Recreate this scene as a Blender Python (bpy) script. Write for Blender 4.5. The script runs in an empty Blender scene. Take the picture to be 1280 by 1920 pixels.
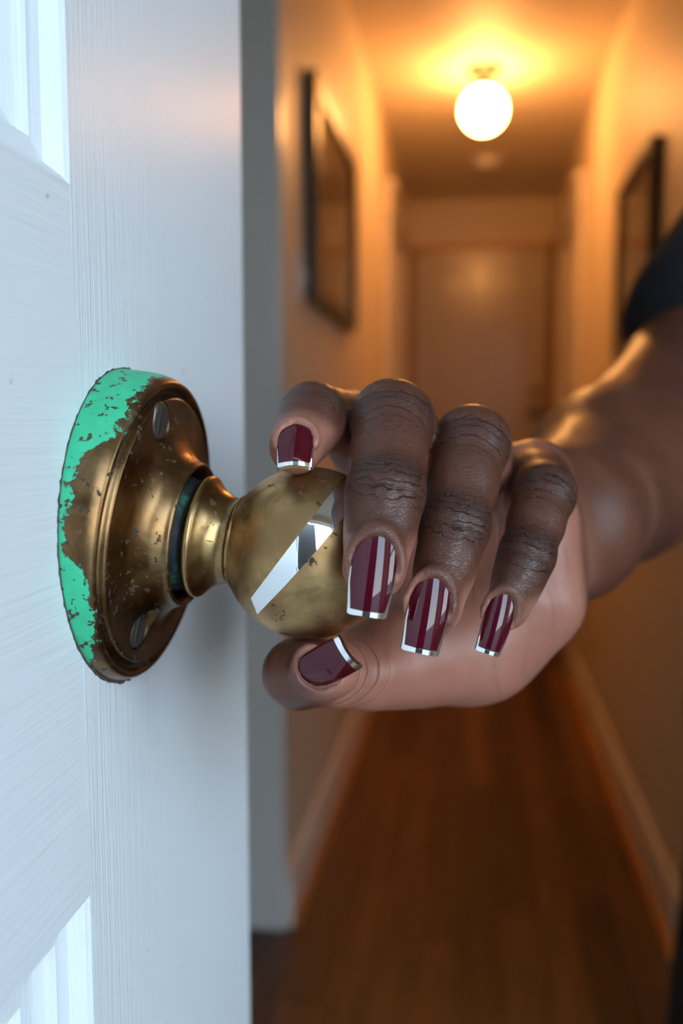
import bpy, bmesh, math, random
import numpy as np
from math import sin, cos, radians, pi, atan, sqrt
from mathutils import Vector, Matrix, Euler

random.seed(7)
rng = np.random.default_rng(7)
scn = bpy.context.scene
COL = scn.collection

# ------------------------------------------------------------------ camera
F = 1665.0                      # focal length in pixels of the 1280x1920 frame
CZ = 1.12                       # camera height
VPX, VPY = 890.0, 800.0         # vanishing point of the hallway
pitch = atan((960 - VPY) / F)
yaw = atan((VPX - 640) / F * cos(pitch))
cd = bpy.data.cameras.new('camera')
cam = bpy.data.objects.new('camera', cd)
COL.objects.link(cam)
cam.location = (0, 0, CZ)
cam.rotation_euler = Euler((pi / 2 - pitch, 0, yaw))
cd.sensor_fit = 'VERTICAL'
cd.sensor_height = 24.0
cd.lens = 24.0 * F / 1920
cd.clip_start = 0.01
cd.dof.use_dof = True
cd.dof.focus_distance = 0.222
cd.dof.aperture_fstop = 4.6
scn.camera = cam
cf = np.array([-sin(yaw) * cos(pitch), cos(yaw) * cos(pitch), -sin(pitch)])
cr = np.array([cos(yaw), sin(yaw), 0.0])
cu = np.cross(cr, cf)
CAM = np.array([0, 0, CZ])


def W(x, y, d):
    """point seen at pixel (x, y) at depth d along the view axis"""
    return CAM + d * (cf + (x - 640) / F * cr - (y - 960) / F * cu)


# ------------------------------------------------------------------ world, exposure
wd = bpy.data.worlds.new('sky')
scn.world = wd
wd.use_nodes = True
nt = wd.node_tree
nt.nodes.clear()
wo = nt.nodes.new('ShaderNodeOutputWorld')
bg = nt.nodes.new('ShaderNodeBackground')
tc = nt.nodes.new('ShaderNodeTexCoord')
sx = nt.nodes.new('ShaderNodeSeparateXYZ')
cr_ = nt.nodes.new('ShaderNodeValToRGB')
nt.links.new(tc.outputs['Generated'], sx.inputs[0])
nt.links.new(sx.outputs['Z'], cr_.inputs[0])
e = cr_.color_ramp.elements
e[0].position = 0.0
e[0].color = (0.80, 0.92, 1.0, 1)
e[1].position = 0.7
e[1].color = (0.46, 0.71, 1.0, 1)
nt.links.new(cr_.outputs[0], bg.inputs[0])
bg.inputs[1].default_value = 6.7
nt.links.new(bg.outputs[0], wo.inputs[0])
vs = scn.view_settings
vs.view_transform = 'Standard'
vs.look = 'None'
vs.gamma = 1
vs.use_curve_mapping = False
vs.exposure = 0.42
scn.cycles.use_denoising = True
scn.cycles.max_bounces = 8
scn.cycles.diffuse_bounces = 5
scn.cycles.sample_clamp_indirect = 6.0
LAMP = 62.0                     # radiance of the ceiling globe


# ------------------------------------------------------------------ helpers
def tag(o, label=None, cat=None, group=None, kind=None):
    if label:
        o['label'] = label
    if cat:
        o['category'] = cat
    if group:
        o['group'] = group
    if kind:
        o['kind'] = kind
    return o


def empty(name, loc=(0, 0, 0)):
    o = bpy.data.objects.new(name, None)
    o.empty_display_size = 0.05
    COL.objects.link(o)
    o.location = loc
    return o


def mobj(name, verts, faces, mat=None, parent=None, smooth=False):
    me = bpy.data.meshes.new(name)
    me.from_pydata([tuple(v) for v in verts], [], [tuple(f) for f in faces])
    me.update()
    return link(name, me, mat, parent, smooth)


def link(name, me, mat=None, parent=None, smooth=False):
    o = bpy.data.objects.new(name, me)
    COL.objects.link(o)
    if mat:
        me.materials.append(mat)
    if smooth:
        me.polygons.foreach_set('use_smooth', [True] * len(me.polygons))
    if parent is not None:
        o.parent = parent
        o.matrix_parent_inverse = Matrix.Translation(-parent.location) if parent.type == 'EMPTY' and parent.rotation_euler[:] == (0, 0, 0) else parent.matrix_basis.inverted()
    return o


def bmobj(name, bm, mat=None, parent=None, smooth=False):
    bmesh.ops.recalc_face_normals(bm, faces=bm.faces)
    me = bpy.data.meshes.new(name)
    bm.to_mesh(me)
    bm.free()
    return link(name, me, mat, parent, smooth)


def abox(bm, a, b):
    vs_ = [bm.verts.new((x, y, z)) for x in (a[0], b[0]) for y in (a[1], b[1]) for z in (a[2], b[2])]
    for f in ((0, 1, 3, 2), (4, 6, 7, 5), (0, 4, 5, 1), (2, 3, 7, 6), (0, 2, 6, 4), (1, 5, 7, 3)):
        bm.faces.new([vs_[i] for i in f])


def box(name, a, b, mat=None, parent=None, bevel=0.0, seg=2):
    bm = bmesh.new()
    abox(bm, a, b)
    if bevel:
        bmesh.ops.bevel(bm, geom=bm.edges[:], offset=bevel, segments=seg, affect='EDGES', profile=0.5)
    return bmobj(name, bm, mat, parent, smooth=False)


def struct(name, a, b, mat, label, cat='structure', bevel=0.0, parent=None):
    o = box(name, a, b, mat, parent, bevel)
    if parent is None:
        tag(o, label, cat, kind='structure')
    return o


def lathe(name, prof, mat, parent=None, n=96, smooth=True, closed=False):
    """prof: list of (radius, z); revolve about local z"""
    verts, faces = [], []
    m = len(prof)
    for i in range(n):
        t = 2 * pi * i / n
        for r, z in prof:
            verts.append((r * cos(t), r * sin(t), z))
    for i in range(n):
        j = (i + 1) % n
        for k in range(m - 1):
            faces.append((i * m + k, j * m + k, j * m + k + 1, i * m + k + 1))
    o = mobj(name, verts, faces, mat, parent, smooth)
    bm = bmesh.new()
    bm.from_mesh(o.data)
    bmesh.ops.remove_doubles(bm, verts=bm.verts, dist=1e-6)
    bmesh.ops.dissolve_degenerate(bm, dist=1e-7, edges=bm.edges)
    bmesh.ops.recalc_face_normals(bm, faces=bm.faces)
    bm.to_mesh(o.data)
    bm.free()
    if smooth:
        o.data.polygons.foreach_set('use_smooth', [True] * len(o.data.polygons))
    return o


def smooth_prof(pts, n=6):
    """Catmull-Rom through (r, z) points; a repeated point keeps a corner"""
    out = []
    P = [np.array(p, float) for p in pts]
    for i in range(len(P) - 1):
        p0 = P[max(i - 1, 0)]
        p1, p2 = P[i], P[i + 1]
        p3 = P[min(i + 2, len(P) - 1)]
        if np.allclose(p1, p2):
            continue
        for k in range(n):
            t = k / n
            out.append(0.5 * ((2 * p1) + (-p0 + p2) * t + (2 * p0 - 5 * p1 + 4 * p2 - p3) * t * t + (-p0 + 3 * p1 - 3 * p2 + p3) * t ** 3))
    out.append(P[-1])
    return [(float(max(a[0], 0)), float(a[1])) for a in out]


# ------------------------------------------------------------------ materials
class NT:
    def __init__(self, name):
        self.m = bpy.data.materials.new(name)
        self.m.use_nodes = True
        self.t = self.m.node_tree
        self.b = self.t.nodes['Principled BSDF']
        self.o = self.t.nodes['Material Output']

    def n(self, typ, **kw):
        nd = self.t.nodes.new(typ)
        for k, v in kw.items():
            setattr(nd, k, v)
        return nd

    def l(self, a, b):
        self.t.links.new(a, b)

    def set(self, **kw):
        for k, v in kw.items():
            self.b.inputs[k.replace('_', ' ')].default_value = v
        return self

    def math(self, op, a, b=None, c=None, clamp=False):
        nd = self.n('ShaderNodeMath', operation=op, use_clamp=clamp)
        for i, v in enumerate((a, b, c)):
            if v is None:
                continue
            if hasattr(v, 'links'):
                self.l(v, nd.inputs[i])
            else:
                nd.inputs[i].default_value = v
        return nd.outputs[0]

    def noise(self, scale, vec=None, detail=3, rough=0.55, dist=0.0):
        nd = self.n('ShaderNodeTexNoise')
        nd.inputs['Scale'].default_value = scale
        nd.inputs['Detail'].default_value = detail
        nd.inputs['Roughness'].default_value = rough
        nd.inputs['Distortion'].default_value = dist
        if vec is not None:
            self.l(vec, nd.inputs['Vector'])
        return nd.outputs['Fac']

    def coord(self, which='Object'):
        return self.n('ShaderNodeTexCoord').outputs[which]

    def mapping(self, vec, scale=(1, 1, 1), loc=(0, 0, 0)):
        nd = self.n('ShaderNodeMapping')
        nd.inputs['Scale'].default_value = scale
        nd.inputs['Location'].default_value = loc
        self.l(vec, nd.inputs[0])
        return nd.outputs[0]

    def ramp(self, fac, stops, interp='LINEAR'):
        nd = self.n('ShaderNodeValToRGB')
        cr = nd.color_ramp
        cr.interpolation = interp
        while len(cr.elements) < len(stops):
            cr.elements.new(0.5)
        for el, (p, c) in zip(cr.elements, stops):
            el.position = p
            el.color = (*c, 1) if len(c) == 3 else c
        self.l(fac, nd.inputs[0])
        return nd.outputs[0]

    def mix(self, fac, a, b, blend='MIX'):
        nd = self.n('ShaderNodeMix', data_type='RGBA', blend_type=blend)
        for s, v in ((nd.inputs[0], fac), (nd.inputs[6], a), (nd.inputs[7], b)):
            if hasattr(v, 'links'):
                self.l(v, s)
            elif isinstance(v, (int, float)):
                s.default_value = v
            else:
                s.default_value = (*v, 1)
        return nd.outputs[2]

    def mrange(self, v, a, b, c=0.0, d=1.0, smooth=True):
        nd = self.n('ShaderNodeMapRange', interpolation_type='SMOOTHSTEP' if smooth else 'LINEAR')
        self.l(v, nd.inputs[0])
        for i, q in enumerate((a, b, c, d)):
            nd.inputs[i + 1].default_value = q
        return nd.outputs[0]

    def bump(self, h, strength=0.3, dist=0.001, normal=None):
        nd = self.n('ShaderNodeBump')
        nd.inputs['Strength'].default_value = strength
        nd.inputs['Distance'].default_value = dist
        self.l(h, nd.inputs['Height'])
        if normal is not None:
            self.l(normal, nd.inputs['Normal'])
        return nd.outputs[0]

    def attr(self, name, out='Fac'):
        nd = self.n('ShaderNodeAttribute', attribute_name=name)
        return nd.outputs[out]


def plain(name, col, rough=0.5, metal=0.0, var=0.12, scale=20, bump=0.0, bdist=0.001):
    t = NT(name)
    nz = t.noise(scale, t.coord())
    c2 = tuple(x * (1 - var) for x in col)
    t.l(t.mix(nz, c2, col), t.b.inputs['Base Color'])
    t.set(Roughness=rough, Metallic=metal)
    if bump:
        t.l(t.bump(t.noise(scale * 4, t.coord()), bump, bdist), t.b.inputs['Normal'])
    return t.m


def paint_white(name, stretch, col=(0.72, 0.755, 0.78), rough=0.40):
    """brushed gloss paint; stretch is the mapping scale (small along the brush)"""
    t = NT(name)
    oc = t.coord()
    a = t.noise(1.0, t.mapping(oc, stretch), 4, 0.6, 0.4)
    b = t.noise(60.0, oc, 3, 0.5)
    specks = t.mrange(t.noise(220.0, oc, 2, 0.5), 0.735, 0.78)
    c = t.mix(t.noise(9.0, oc), tuple(x * 0.95 for x in col), col)
    c = t.mix(t.math('MULTIPLY', specks, 0.55), c, (0.30, 0.27, 0.25))
    t.l(c, t.b.inputs['Base Color'])
    t.set(Roughness=rough)
    h = t.math('ADD', t.math('MULTIPLY', a, 1.0), t.math('MULTIPLY', b, 0.5))
    t.l(t.bump(h, 0.46, 0.0009), t.b.inputs['Normal'])
    return t.m


M = {}
M['stile'] = paint_white('stile_paint', (900, 900, 14))
M['rail'] = paint_white('rail_paint', (420, 10, 420))
M['panelp'] = paint_white('panel_paint', (700, 500, 16))
M['wall'] = plain('wall_paint', (0.66, 0.56, 0.42), 0.5, var=0.05, scale=6, bump=0.05)
M['ceil'] = plain('ceiling_paint', (0.70, 0.62, 0.50), 0.6, var=0.05, scale=6)
M['trim'] = plain('trim_gloss', (0.60, 0.59, 0.575), 0.22, var=0.05, scale=8)
M['base'] = plain('baseboard_gloss', (0.72, 0.66, 0.58), 0.3, var=0.06, scale=8)
M['fardoor'] = plain('far_door_paint', (0.42, 0.35, 0.28), 0.25, var=0.08, scale=6)
M['bronze_dark'] = plain('dark_bronze', (0.10, 0.075, 0.05), 0.4, 0.9)
M['frame'] = plain('frame_black', (0.022, 0.018, 0.015), 0.3)
M['mat'] = plain('mount_card', (0.30, 0.22, 0.15), 0.7)
M['concrete'] = plain('porch_concrete', (0.22, 0.22, 0.21), 0.85, var=0.3, scale=5, bump=0.3)
M['blocker'] = plain('blocker_dark', (0.055, 0.05, 0.048), 0.8, var=0.3, scale=9, bump=0.3)  # near black finish of the added, unseen porch blocker
M['grime_shadow'] = plain('old_grime_shadow', (0.10, 0.075, 0.06), 0.9, var=0.7, scale=900)  # dirt and the shadow of the plate's gap in one dark brown
M['plastic'] = plain('white_plastic', (0.72, 0.70, 0.66), 0.35)
M['black_cloth'] = plain('black_knit', (0.0055, 0.0062, 0.0085), 0.9, var=0.5, scale=400, bump=0.4, bdist=0.0006)
M['black_denim'] = plain('black_twill', (0.009, 0.009, 0.010), 0.8, var=0.4, scale=300)
M['leather'] = plain('black_leather', (0.012, 0.011, 0.010), 0.4)
M['hair'] = plain('black_hair', (0.012, 0.009, 0.008), 0.55, var=0.6, scale=250, bump=0.8, bdist=0.003)
M['sclera'] = plain('eye_white', (0.75, 0.72, 0.68), 0.2)
M['sub'] = plain('subfloor', (0.02, 0.012, 0.008), 0.9)


def wood(name, dark, light, rough):
    t = NT(name)
    oi = t.n('ShaderNodeObjectInfo').outputs['Random']
    oc = t.coord()
    add = t.n('ShaderNodeVectorMath', operation='ADD')
    cx = t.n('ShaderNodeCombineXYZ')
    t.l(t.math('MULTIPLY', oi, 37.0), cx.inputs[0])
    t.l(t.math('MULTIPLY', oi, 11.0), cx.inputs[1])
    t.l(oc, add.inputs[0])
    t.l(cx.outputs[0], add.inputs[1])
    g = t.noise(1.0, t.mapping(add.outputs[0], (55, 2.2, 55)), 5, 0.62, 1.2)
    base = t.ramp(g, [(0.3, dark), (0.72, light)])
    v = t.mrange(oi, 0, 1, 0.42, 1.5, False)
    hs = t.n('ShaderNodeHueSaturation')
    t.l(v, hs.inputs['Value'])
    t.l(base, hs.inputs['Color'])
    t.l(hs.outputs[0], t.b.inputs['Base Color'])
    t.set(Roughness=rough)
    t.l(t.bump(g, 0.15, 0.001), t.b.inputs['Normal'])
    return t.m


M['floor'] = wood('dark_oak', (0.055, 0.020, 0.007), (0.17, 0.070, 0.022), 0.30)
M['woodtrim'] = wood('warm_oak', (0.26, 0.10, 0.025), (0.48, 0.20, 0.055), 0.35)

t = NT('globe_glow')
t.set(Base_Color=(0.9, 0.85, 0.75, 1), Roughness=0.3)
t.b.inputs['Emission Color'].default_value = (1.0, 0.42, 0.115, 1)
t.b.inputs['Emission Strength'].default_value = LAMP
M['globe'] = t.m

t = NT('picture_glass')
t.set(Base_Color=(1, 1, 1, 1), Roughness=0.03, IOR=1.45)
t.b.inputs['Transmission Weight'].default_value = 1.0
M['glass'] = t.m

t = NT('picture_print')
oc = t.coord()
t.l(t.ramp(t.noise(5.0, oc, 4), [(0.3, (0.05, 0.035, 0.022)), (0.55, (0.16, 0.11, 0.07)), (0.75, (0.30, 0.22, 0.14))]), t.b.inputs['Base Color'])
t.set(Roughness=0.5)
M['print'] = t.m


def brass(name, dark, mid, light, rough, paint=False):
    t = NT(name)
    oc = t.coord()
    n1 = t.noise(55.0, oc, 5, 0.62, 0.4)
    n2 = t.noise(420.0, oc, 3, 0.6)
    n3 = t.noise(26.0, oc, 2, 0.5)
    c = t.ramp(n1, [(0.30, dark), (0.50, mid), (0.70, light)])
    c = t.mix(t.mrange(n3, 0.50, 0.68), c, dark)
    pits = t.math('MULTIPLY', t.mrange(n2, 0.60, 0.635), t.mrange(t.noise(90.0, oc, 2), 0.48, 0.56))
    c = t.mix(pits, c, (0.045, 0.032, 0.022))
    green = t.math('MULTIPLY', t.mrange(t.noise(70.0, t.mapping(oc, loc=(0.3, 0.1, 0)), 3, 0.7), 0.69, 0.73), 0.8)
    c = t.mix(green, c, (0.03, 0.17, 0.13))
    rg = t.math('ADD', t.math('MULTIPLY', n1, 0.26), rough - 0.13)
    rg = t.math('ADD', rg, t.math('MULTIPLY', pits, 0.4))
    metal = t.math('SUBTRACT', 1.0, t.math('MULTIPLY', t.math('MAXIMUM', pits, green), 0.8))
    h = t.math('SUBTRACT', t.math('MULTIPLY', n2, 0.15), pits)
    nrm = t.bump(h, 0.35, 0.0004)
    if paint:
        # old green paint left on the side of the plate, flaked off in patches
        sp = t.n('ShaderNodeSeparateXYZ')
        t.l(oc, sp.inputs[0])
        X, Y, Z = sp.outputs
        r = t.math('SQRT', t.math('ADD', t.math('MULTIPLY', X, X), t.math('MULTIPLY', Y, Y)))
        # X: up the plate, Y: away along the door
        ang = t.math('ARCTAN2', X, t.math('MULTIPLY', Y, -1.0))      # 0 at the near side, + up
        n4 = t.noise(150.0, oc, 5, 0.74)
        n5 = t.noise(420.0, oc, 3, 0.6)
        # how far the paint reaches over the edge: measured from the door side
        reach = t.ramp(t.mrange(ang, -3.2, 3.2, 0, 1, False),
                       [(0.0, (0.10,) * 3), (0.16, (0.10,) * 3), (0.19, (0.36,) * 3), (0.22, (0.10,) * 3), (0.28, (-0.05,) * 3), (0.33, (0.10,) * 3), (0.365, (0.55,) * 3),
                        (0.42, (0.98,) * 3), (0.478, (0.90,) * 3), (0.495, (0.08,) * 3), (0.55, (0.14,) * 3), (0.585, (0.24,) * 3), (0.605, (0.78,) * 3),
                        (0.70, (0.72,) * 3), (0.78, (0.40,) * 3), (1.0, (0.2,) * 3)])
        zz = t.mrange(Z, -0.051, -0.0425, 0, 1, False)
        lim = t.math('ADD', reach, t.math('MULTIPLY', t.math('SUBTRACT', n4, 0.5), 1.5))
        lim = t.math('SUBTRACT', lim, zz)
        pm = t.mrange(lim, -0.01, 0.02)
        chips = t.math('SUBTRACT', 1.0, t.mrange(n5, 0.61, 0.64))
        pm = t.math('MULTIPLY', t.math('MULTIPLY', pm, chips), t.mrange(r, 0.0398, 0.0402))
        edge = t.math('MULTIPLY', t.mrange(lim, -0.16, -0.02), t.mrange(r, 0.0398, 0.0402))
        c = t.mix(t.math('MULTIPLY', edge, 0.75), c, (0.07, 0.045, 0.032))
        # darker grey in the groove
        gro = t.math('MULTIPLY', t.mrange(r, 0.0371, 0.0376), t.math('SUBTRACT', 1.0, t.mrange(r, 0.0386, 0.0391)))
        c = t.mix(t.math('MULTIPLY', gro, 0.8), c, (0.05, 0.05, 0.06))
        pc = t.mix(t.noise(260.0, oc, 3), (0.030, 0.38, 0.185), (0.05, 0.58, 0.31))
        c = t.mix(pm, c, pc)
        metal = t.math('MULTIPLY', metal, t.math('SUBTRACT', 1.0, pm))
        metal = t.math('MULTIPLY', metal, t.math('SUBTRACT', 1.0, t.math('MULTIPLY', edge, 0.5)))
        rg = t.math('ADD', rg, t.math('MULTIPLY', pm, 0.2))
        nrm = t.bump(t.math('ADD', h, t.math('MULTIPLY', pm, 1.2)), 0.5, 0.0005)
    t.l(c, t.b.inputs['Base Color'])
    t.l(rg, t.b.inputs['Roughness'])
    t.l(metal, t.b.inputs['Metallic'])
    t.l(nrm, t.b.inputs['Normal'])
    return t.m


M['knob'] = brass('tarnished_brass', (0.25, 0.145, 0.06), (0.60, 0.39, 0.175), (0.82, 0.575, 0.29), 0.43)
M['plate'] = brass('brown_brass', (0.11, 0.056, 0.024), (0.25, 0.140, 0.060), (0.42, 0.265, 0.125), 0.33, paint=True)
M['shank'] = brass('shank_brass', (0.16, 0.092, 0.038), (0.36, 0.225, 0.095), (0.54, 0.37, 0.18), 0.30)
M['screw'] = plain('screw_steel', (0.25, 0.235, 0.22), 0.38, 0.9, var=0.5, scale=500)
t = NT('dark_gap_verdigris')  # near black for the shade in the gap, green for real verdigris
oc = t.coord()
t.l(t.ramp(t.noise(150.0, oc, 4, 0.65), [(0.42, (0.006, 0.010, 0.011)), (0.56, (0.012, 0.022, 0.022)), (0.66, (0.010, 0.13, 0.075))]), t.b.inputs['Base Color'])
t.set(Roughness=0.7)
t.l(t.bump(t.noise(700.0, oc, 3), 0.6, 0.0006), t.b.inputs['Normal'])
M['dark_gap_verdigris'] = t.m
M['chrome'] = plain('mirror_foil', (0.93, 0.94, 0.95), 0.03, 1.0, var=0.01)

t = NT('burgundy_lacquer')
t.set(Base_Color=(0.085, 0.003, 0.014, 1), Roughness=0.3)
t.b.inputs['Specular IOR Level'].default_value = 0.0
t.b.inputs['Coat Weight'].default_value = 1.0
t.b.inputs['Coat Roughness'].default_value = 0.02
t.b.inputs['Coat IOR'].default_value = 1.5
t.l(t.mix(t.noise(900.0, t.coord()), (0.052, 0.0007, 0.0055), (0.072, 0.0012, 0.008)), t.b.inputs['Base Color'])
M['nail'] = t.m

# skin: tone, knuckles and creases are driven by attributes measured on the hand
t = NT('skin')
oc = t.coord()
palmar = t.attr('palmar')
knuck = t.attr('knuckle')
fing = t.attr('finger')
fuv = t.attr('finger_uv', 'Vector')
sp = t.n('ShaderNodeSeparateXYZ')
t.l(fuv, sp.inputs[0])
S_, L_, Q_ = sp.outputs                       # mm from the end joint, mm sideways, mm from the middle joint
n_big = t.noise(70.0, oc, 4)
n_mid = t.noise(300.0, oc, 4, 0.6)
n_fine = t.noise(1500.0, oc, 3, 0.6)
dorsal = t.mix(n_big, (0.068, 0.0225, 0.0120), (0.142, 0.048, 0.0265))
dorsal = t.mix(t.math('MULTIPLY', knuck, 0.72), dorsal, (0.026, 0.0115, 0.0092))
palm = t.mix(n_big, (0.29, 0.112, 0.074), (0.39, 0.165, 0.113))
col = t.mix(palmar, dorsal, palm)
# creases
arc = t.math('MULTIPLY', t.math('MULTIPLY', L_, L_), 0.035)
warp = t.math('MULTIPLY', t.math('SUBTRACT', t.noise(330.0, oc, 3, 0.6), 0.5), 3.4)
s1 = t.math('ADD', t.math('ADD', S_, arc), warp)
q1 = t.math('ADD', t.math('SUBTRACT', Q_, t.math('MULTIPLY', arc, 0.5)), t.math('MULTIPLY', warp, 0.7))


def lines(v, period, width):
    w = t.math('PINGPONG', v, period / 2)
    return t.math('SUBTRACT', 1.0, t.mrange(w, 0.0, width))


c1 = t.math('MULTIPLY', lines(s1, 2.3, 0.26), t.mrange(t.math('ABSOLUTE', S_), 2.2, 6.5, 1, 0))
c2 = t.math('MULTIPLY', lines(q1, 3.1, 0.24), t.mrange(t.math('ABSOLUTE', t.math('SUBTRACT', Q_, 4.5)), 4.0, 9.5, 1, 0))
c3 = t.math('MULTIPLY', lines(t.math('ADD', s1, t.math('MULTIPLY', warp, 0.8)), 0.9, 0.22), 0.15)
patch = t.mrange(t.noise(210.0, oc, 2), 0.36, 0.56)
cre = t.math('MULTIPLY', t.math('MAXIMUM', c1, c2), t.math('ADD', 0.25, t.math('MULTIPLY', patch, 0.75)))
cre = t.math('MAXIMUM', cre, c3)
cre = t.math('MULTIPLY', cre, t.math('MULTIPLY', fing, t.math('SUBTRACT', 1.0, palmar)))
# folds of the thumb pad and palm
pf = t.n('ShaderNodeTexWave', wave_type='BANDS', bands_direction='X')
pf.inputs['Scale'].default_value = 40.0
pf.inputs['Distortion'].default_value = 5.0
pf.inputs['Detail'].default_value = 2.0
pf.inputs['Detail Scale'].default_value = 0.8
t.l(oc, pf.inputs['Vector'])
fold = t.math('MULTIPLY', t.mrange(pf.outputs['Fac'], 0.0, 0.14, 1, 0), t.math('MULTIPLY', palmar, t.math('SUBTRACT', 1.0, fing)))
fold = t.math('MULTIPLY', fold, t.math('MULTIPLY', 0.35, t.mrange(t.noise(60.0, oc, 2), 0.45, 0.65)))
# curved folds where the thumb pad bends into the palm
vd = t.n('ShaderNodeVectorMath', operation='DISTANCE')
t.l(oc, vd.inputs[0])
vd.inputs[1].default_value = tuple(W(610, 1238, 0.236))
rd = t.math('ADD', vd.outputs['Value'], t.math('MULTIPLY', t.math('SUBTRACT', t.noise(45.0, oc, 3), 0.5), 0.006))
rl = lines(rd, 0.0040, 0.0005)
rl = t.math('MULTIPLY', rl, t.math('MULTIPLY', t.mrange(rd, 0.0125, 0.0145), t.mrange(rd, 0.021, 0.026, 1, 0)))
rl = t.math('MULTIPLY', rl, t.math('MULTIPLY', palmar, t.math('SUBTRACT', 1.0, fing)))
fold = t.math('MAXIMUM', fold, rl)
col = t.mix(t.math('MULTIPLY', cre, 0.8), col, (0.020, 0.009, 0.007))
col = t.mix(t.math('MULTIPLY', fold, 0.45), col, (0.15, 0.045, 0.028))
t.l(col, t.b.inputs['Base Color'])
t.l(t.math('ADD', 0.27, t.math('MULTIPLY', n_mid, 0.18)), t.b.inputs['Roughness'])
t.b.inputs['Subsurface Weight'].default_value = 0.12
t.b.inputs['Subsurface Radius'].default_value = (1.0, 0.35, 0.2)
t.b.inputs['Subsurface Scale'].default_value = 0.0025
t.b.inputs['Specular IOR Level'].default_value = 0.42
h = t.math('ADD', t.math('MULTIPLY', n_mid, 0.35), t.math('MULTIPLY', n_fine, 0.12))
h = t.math('SUBTRACT', h, t.math('MULTIPLY', cre, 0.9))
h = t.math('SUBTRACT', h, t.math('MULTIPLY', fold, 0.6))
t.l(t.bump(h, 0.9, 0.0006), t.b.inputs['Normal'])
M['skin'] = t.m


# ------------------------------------------------------------------ layout numbers
KD = 0.24                                    # depth of the knob's centre
BALL = W(580, 1036, KD)
BR = 0.02315
DOOR_AT = 0.0515
XD = BALL[0] - DOOR_AT                       # door face, the leaf stands along the hallway
XL, XR = -0.405, 0.450                       # hallway walls
YP, YF = 1.86, 5.30                          # front of the hallway, far wall
ZC = CZ + 1.30                               # ceiling
VX0, VX1, VY0 = -1.25, 1.35, -0.56           # entry room
DH = 2.08

# ------------------------------------------------------------------ room
ground = struct('porch_ground', (-18, -18, -0.20), (18, 18, -0.07), M['concrete'], 'grey concrete porch ground outside the open doorway', 'ground')
struct('porch_blocker', (-2.4, -1.50, -0.02), (0.52, -1.38, 2.7), M['blocker'], 'unseen dark wall added outside the doorway to block sky light and darken reflections', 'wall')  # added out of view: blocks sky and gives a dark reflection
fl = struct('floor', (VX0, VY0 - 0.16, -0.06), (VX1, YF + 0.1, -0.004), M['sub'], 'dark brown hardwood floor running down the hallway', 'floor')
pw = 0.088
x = VX0
row = 0
plank_mesh = {}
while x < VX1 - 0.01:
    y = VY0 - 0.1 + random.uniform(-1.0, 0)
    in_hall = (x + pw > XL and x < XR)
    yend = YF if in_hall else YP + 0.05
    while y < yend:
        ln = random.choice((0.9, 1.2, 1.5))
        a, b = max(y, VY0 - 0.15), min(y + ln, yend)
        if b - a > 0.05:
            key = round(b - a, 3)
            if key not in plank_mesh:
                bm = bmesh.new()
                abox(bm, (0, 0, -0.0035), (pw - 0.0016, key - 0.002, 0.0))
                bmesh.ops.bevel(bm, geom=[e_ for e_ in bm.edges if all(v.co.z > -0.001 for v in e_.verts)], offset=0.0008, segments=1, affect='EDGES')
                me = bpy.data.meshes.new('floor_plank')
                bm.to_mesh(me)
                bm.free()
                me.materials.append(M['floor'])
                plank_mesh[key] = me
            o = bpy.data.objects.new('floor_plank', plank_mesh[key])
            COL.objects.link(o)
            o.location = (x, a, random.uniform(-0.0003, 0.0002))
            o.parent = fl
        y += ln
    x += pw
    row += 1

struct('ceiling', (VX0 - 0.1, VY0 - 0.16, ZC), (VX1 + 0.1, YF + 0.1, ZC + 0.1), M['ceil'], 'cream hallway ceiling glowing orange around the globe lamp', 'ceiling')
wl = struct('wall_left', (XL - 0.1, YP, 0), (XL, YF, ZC), M['wall'], 'cream hallway wall with the tall dark framed picture and light switch', 'wall')
wr = struct('wall_right', (XR, YP, 0), (XR + 0.1, YF, ZC), M['wall'], 'cream hallway wall behind the bent arm', 'wall')
struct('wall_back', (XL - 0.1, YF, 0), (XR + 0.1, YF + 0.1, ZC), M['wall'], 'end wall of the hallway above the closed panel door', 'wall')
struct('wall_entry_left', (VX0 - 0.1, VY0, 0), (VX0, YP, ZC), M['wall'], 'cream side wall of the entry behind the open white door', 'wall')
WY0, WY1, WZ0, WZ1 = -0.50, 0.06, 0.80, 2.15
we = tag(empty('wall_entry_right', (VX1, 0, 0)), 'cream side wall of the entry with the added daylight window', 'wall', kind='structure')
for a, b in (((VX1, VY0, 0), (VX1 + 0.1, WY0, ZC)), ((VX1, WY1, 0), (VX1 + 0.1, YP, ZC)), ((VX1, WY0, 0), (VX1 + 0.1, WY1, WZ0)), ((VX1, WY0, WZ1), (VX1 + 0.1, WY1, ZC))):
    box('wall_panel', a, b, M['wall'], we)
wn = tag(empty('added_window_1', (VX1, -0.32, WZ0)), 'unseen white framed entry window added to even the daylight on the door', 'window', kind='structure')  # opening added out of view to spread daylight evenly over the door
for a, b in (((WY0, WZ0), (WY1, WZ0 + 0.05)), ((WY0, WZ1 - 0.05), (WY1, WZ1)), ((WY0, WZ0 + 0.05), (WY0 + 0.05, WZ1 - 0.05)), ((WY1 - 0.05, WZ0 + 0.05), (WY1, WZ1 - 0.05)),
             ((WY0 + 0.05, 1.46), (WY1 - 0.05, 1.50))):
    box('window_frame', (VX1 + 0.02, a[0], a[1]), (VX1 + 0.08, b[0], b[1]), M['trim'], wn)
box('window_sill', (VX1 - 0.05, WY0 - 0.04, WZ0 - 0.03), (VX1 + 0.1, WY1 + 0.04, WZ0), M['trim'], wn, 0.004)
struct('wall_partition_left', (VX0, YP, 0), (XL - 0.1, YP + 0.1, ZC), M['wall'], 'short entry wall beside the grey white casing', 'wall')
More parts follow.
